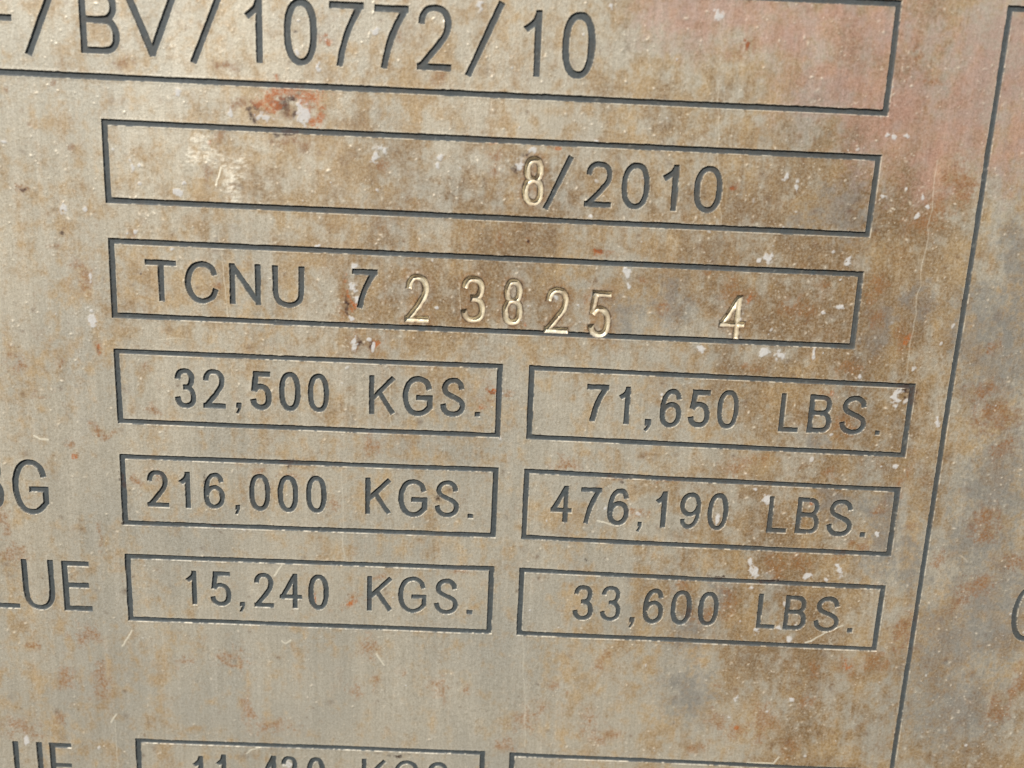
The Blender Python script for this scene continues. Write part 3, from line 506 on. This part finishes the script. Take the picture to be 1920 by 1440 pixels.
# fine value mottling and the vertical brushing of the sheet
base = mix(ramp(brush, .35, .65, 0, .42), base, mix(1.0, base, (.80, .79, .77, 1), 'MULTIPLY'))
base = mix(ramp(brush2, .45, .7, 0, .45), base, mix(1.0, base, (1.18, 1.18, 1.2, 1), 'MULTIPLY'))
base = mix(ramp(n_b, .45, .70, 0, .55), base, mix(1.0, base, (.70, .68, .64, 1), 'MULTIPLY'))
base = mix(math_('MULTIPLY', grain_, ramp(n_b, .3, .5, .2, .8)), base, srgb(*C_GRAIN))
base = mix(math_('MULTIPLY', white_, ramp(n_b, .25, .5, .6, .95)), base, srgb(*C_WHITE))
base = mix(scr_, base, srgb(*C_SCR))
base = mix(lip_, base, srgb(*C_LIP))
pc = mix(ramp(n_b, .3, .7), srgb(*C_PAINT_A), srgb(*C_PAINT_B))
pc = mix(ramp(n_c, .35, .65, 0, .6), pc, mix(1.0, pc, (.68, .68, .66, 1), 'MULTIPLY'))
pc = mix(math_('MULTIPLY', film_falloff_, ramp(n_a, .3, .65, .0, .42)), pc, srgb(80, 68, 50))
pc = mix(math_('MULTIPLY', rust_, ramp(n_a, .4, .62, .0, .55)), pc, srgb(*C_PAINT_RUST))
pc = mix(math_('MULTIPLY', dark_, .6), pc, srgb(*C_PAINT_RUST))
pc = mix(math_('MULTIPLY', grain_, .35), pc, srgb(150, 150, 142))
base = mix(paint_, base, pc)
base = mix(math_('MULTIPLY', stamp_, math_('SUBTRACT', 1.0, math_('MULTIPLY', dark_, .9), clamp=True)), base, srgb(*C_STAMP))
bare = math_('MAXIMUM', lip_, scr_)
metal = math_('SUBTRACT', M_STEEL, math_('MULTIPLY', film_falloff_, M_STEEL - M_FILM))
metal = math_('MULTIPLY', metal, math_('SUBTRACT', 1.0, math_('MAXIMUM', rust_, math_('MAXIMUM', white_, paint_))), clamp=True)
metal = math_('MAXIMUM', metal, math_('MULTIPLY', stamp_, .45))
metal = math_('MAXIMUM', metal, math_('MULTIPLY', bare, .5), clamp=True)
rough_ = math_('ADD', R_STEEL, math_('MULTIPLY', film_falloff_, R_FILM - R_STEEL))
rough_ = math_('ADD', rough_, ramp(n_a, .3, .7, -.05, .05))
rough_ = math_('SUBTRACT', rough_, math_('MULTIPLY', grain_, .12))
rough_ = math_('ADD', rough_, math_('MULTIPLY', white_, .15))
mr = node('ShaderNodeMix', data_type='FLOAT'); Lk.new(stamp_, mr.inputs[0]); Lk.new(rough_, mr.inputs[2]); mr.inputs[3].default_value = R_STAMP
mp_ = node('ShaderNodeMix', data_type='FLOAT'); Lk.new(paint_, mp_.inputs[0]); Lk.new(mr.outputs[0], mp_.inputs[2]); mp_.inputs[3].default_value = R_PAINT
bs = node('ShaderNodeBsdfPrincipled')
Lk.new(base, bs.inputs['Base Color']); Lk.new(metal, bs.inputs['Metallic']); Lk.new(mp_.outputs[0], bs.inputs['Roughness'])
hgt = math_('ADD', math_('MULTIPLY', n_b, .5), math_('ADD', math_('MULTIPLY', noise(9000, 2, .6, seed=9), .35), math_('MULTIPLY', brush, .25)))
bp = node('ShaderNodeBump'); bp.inputs['Strength'].default_value = 1.0; bp.inputs['Distance'].default_value = BUMP
Lk.new(hgt, bp.inputs['Height']); Lk.new(bp.outputs[0], bs.inputs['Normal'])
out = node('ShaderNodeOutputMaterial'); Lk.new(bs.outputs[0], out.inputs[0])
MAT_BACK, nt2 = new_mat('sheet_edge')
b2 = nt2.nodes.new('ShaderNodeBsdfPrincipled'); b2.inputs['Base Color'].default_value = srgb(150, 142, 128)
b2.inputs['Metallic'].default_value = .6; b2.inputs['Roughness'].default_value = .5
t2 = nt2.nodes.new('ShaderNodeTexNoise'); t2.inputs['Scale'].default_value = 300
r2 = nt2.nodes.new('ShaderNodeMapRange'); r2.inputs[3].default_value = .4; r2.inputs[4].default_value = .65
nt2.links.new(t2.outputs['Fac'], r2.inputs[0]); nt2.links.new(r2.outputs[0], b2.inputs['Roughness'])
o2 = nt2.nodes.new('ShaderNodeOutputMaterial'); nt2.links.new(b2.outputs[0], o2.inputs[0])


# ------------------------------------------------------------------ build the meshes
def build(name, owner, parent, material, origin):
    F = []
    for k in (3, 4, 5, 6):
        lo = np.searchsorted(powner[k], owner, 'left'); hi_ = np.searchsorted(powner[k], owner, 'right')
        F.append(polys[k][lo:hi_][:, ::-1])
    loops = np.concatenate([a.ravel() for a in F])
    if not len(loops): return None
    sizes = np.concatenate([np.full(len(a), a.shape[1]) for a in F])
    used = np.unique(loops)
    lut = np.full(len(pos), -1, np.int64) if len(used) > 50000 else None
    if lut is not None: lut[used] = np.arange(len(used)); loops = lut[loops]
    else: loops = np.searchsorted(used, loops)
    P = pos[used]
    W = np.empty((len(used), 3), f32)
    W[:, 0] = P[:, 0] * U - origin[0]; W[:, 1] = -P[:, 2] * U - origin[1]; W[:, 2] = -P[:, 1] * U - origin[2]
    me = bpy.data.meshes.new(name)
    me.vertices.add(len(used)); me.vertices.foreach_set('co', W.ravel())
    me.loops.add(len(loops)); me.loops.foreach_set('vertex_index', loops.astype(np.int32))
    me.polygons.add(len(sizes))
    starts = np.concatenate([[0], np.cumsum(sizes)[:-1]]).astype(np.int32)
    me.polygons.foreach_set('loop_start', starts)
    me.polygons.foreach_set('use_smooth', np.ones(len(sizes), bool))
    me.update(calc_edges=True)
    A = att[used]
    for n, ix in enumerate(((0, 1, 2, 3), (4, 5, 6, 7), (8, 9, 10, 11), (12, 13, 14, 15))):
        la = me.attributes.new('wear_%d' % n, 'BYTE_COLOR' if False else 'FLOAT_COLOR', 'POINT')
        la.data.foreach_set('color', np.clip(A[:, list(ix)], 0, 1).ravel().astype(f32))
    me.materials.append(material)
    o = bpy.data.objects.new(name, me); col.objects.link(o)
    o.parent = parent
    return o

plate = bpy.data.objects.new('data_plate', None); col.objects.link(plate)
plate.location = (0, 0, 0)
plate['label'] = 'weathered rust-stained stainless steel data plate with engraved dark grey numbers in boxes'
plate['category'] = 'metal plate'
face = build('plate_face', -1, plate, MAT, (0, 0, 0))
made = {}
for i, (nm, par, lab) in enumerate(parts):
    if par is None: made[i] = build(nm, i, plate, MAT, (0, 0, 0))
for i, (nm, par, lab) in enumerate(parts):
    if par is not None: made[i] = build(nm, i, made[par] or plate, MAT, (0, 0, 0))
for i, (nm, par, lab) in enumerate(parts):
    if nm == 'stamped_digit' and made[i]: made[i]['label'] = 'bright bare metal digit punched by hand into the plate'

# the sheet's thickness behind the face: rim strips and a back
def slab():
    y0 = -float(H[0, 0]) * U; t = 0.0015
    x0, x1, z0, z1 = PU[0] * U, PU[1] * U, -PV[1] * U, -PV[0] * U
    top = []; V = []; Fc = []
    step = 12
    js = list(range(0, NX - 1, step)) + [NX - 1]; ks = list(range(0, NY - 1, step)) + [NY - 1]
    ring = [(j, 0) for j in js] + [(NX - 1, k) for k in ks[1:]] + [(j, NY - 1) for j in js[::-1][1:]] + [(0, k) for k in ks[::-1][1:-1]]
    n = len(ring)
    for j, k in ring: V.append((XS[j] * U, -float(H[k, j]) * U + 0.00002, -YS[k] * U))
    for j, k in ring: V.append((XS[j] * U, t, -YS[k] * U))
    for i in range(n): Fc.append((i, (i + 1) % n, n + (i + 1) % n, n + i))
    Fc.append(tuple(range(n, 2 * n)))
    me = bpy.data.meshes.new('plate_back'); me.from_pydata(V, [], Fc); me.update()
    me.materials.append(MAT_BACK)
    o = bpy.data.objects.new('plate_back', me); col.objects.link(o); o.parent = plate
slab()
print('parts', len(parts), 'verts', len(pos))
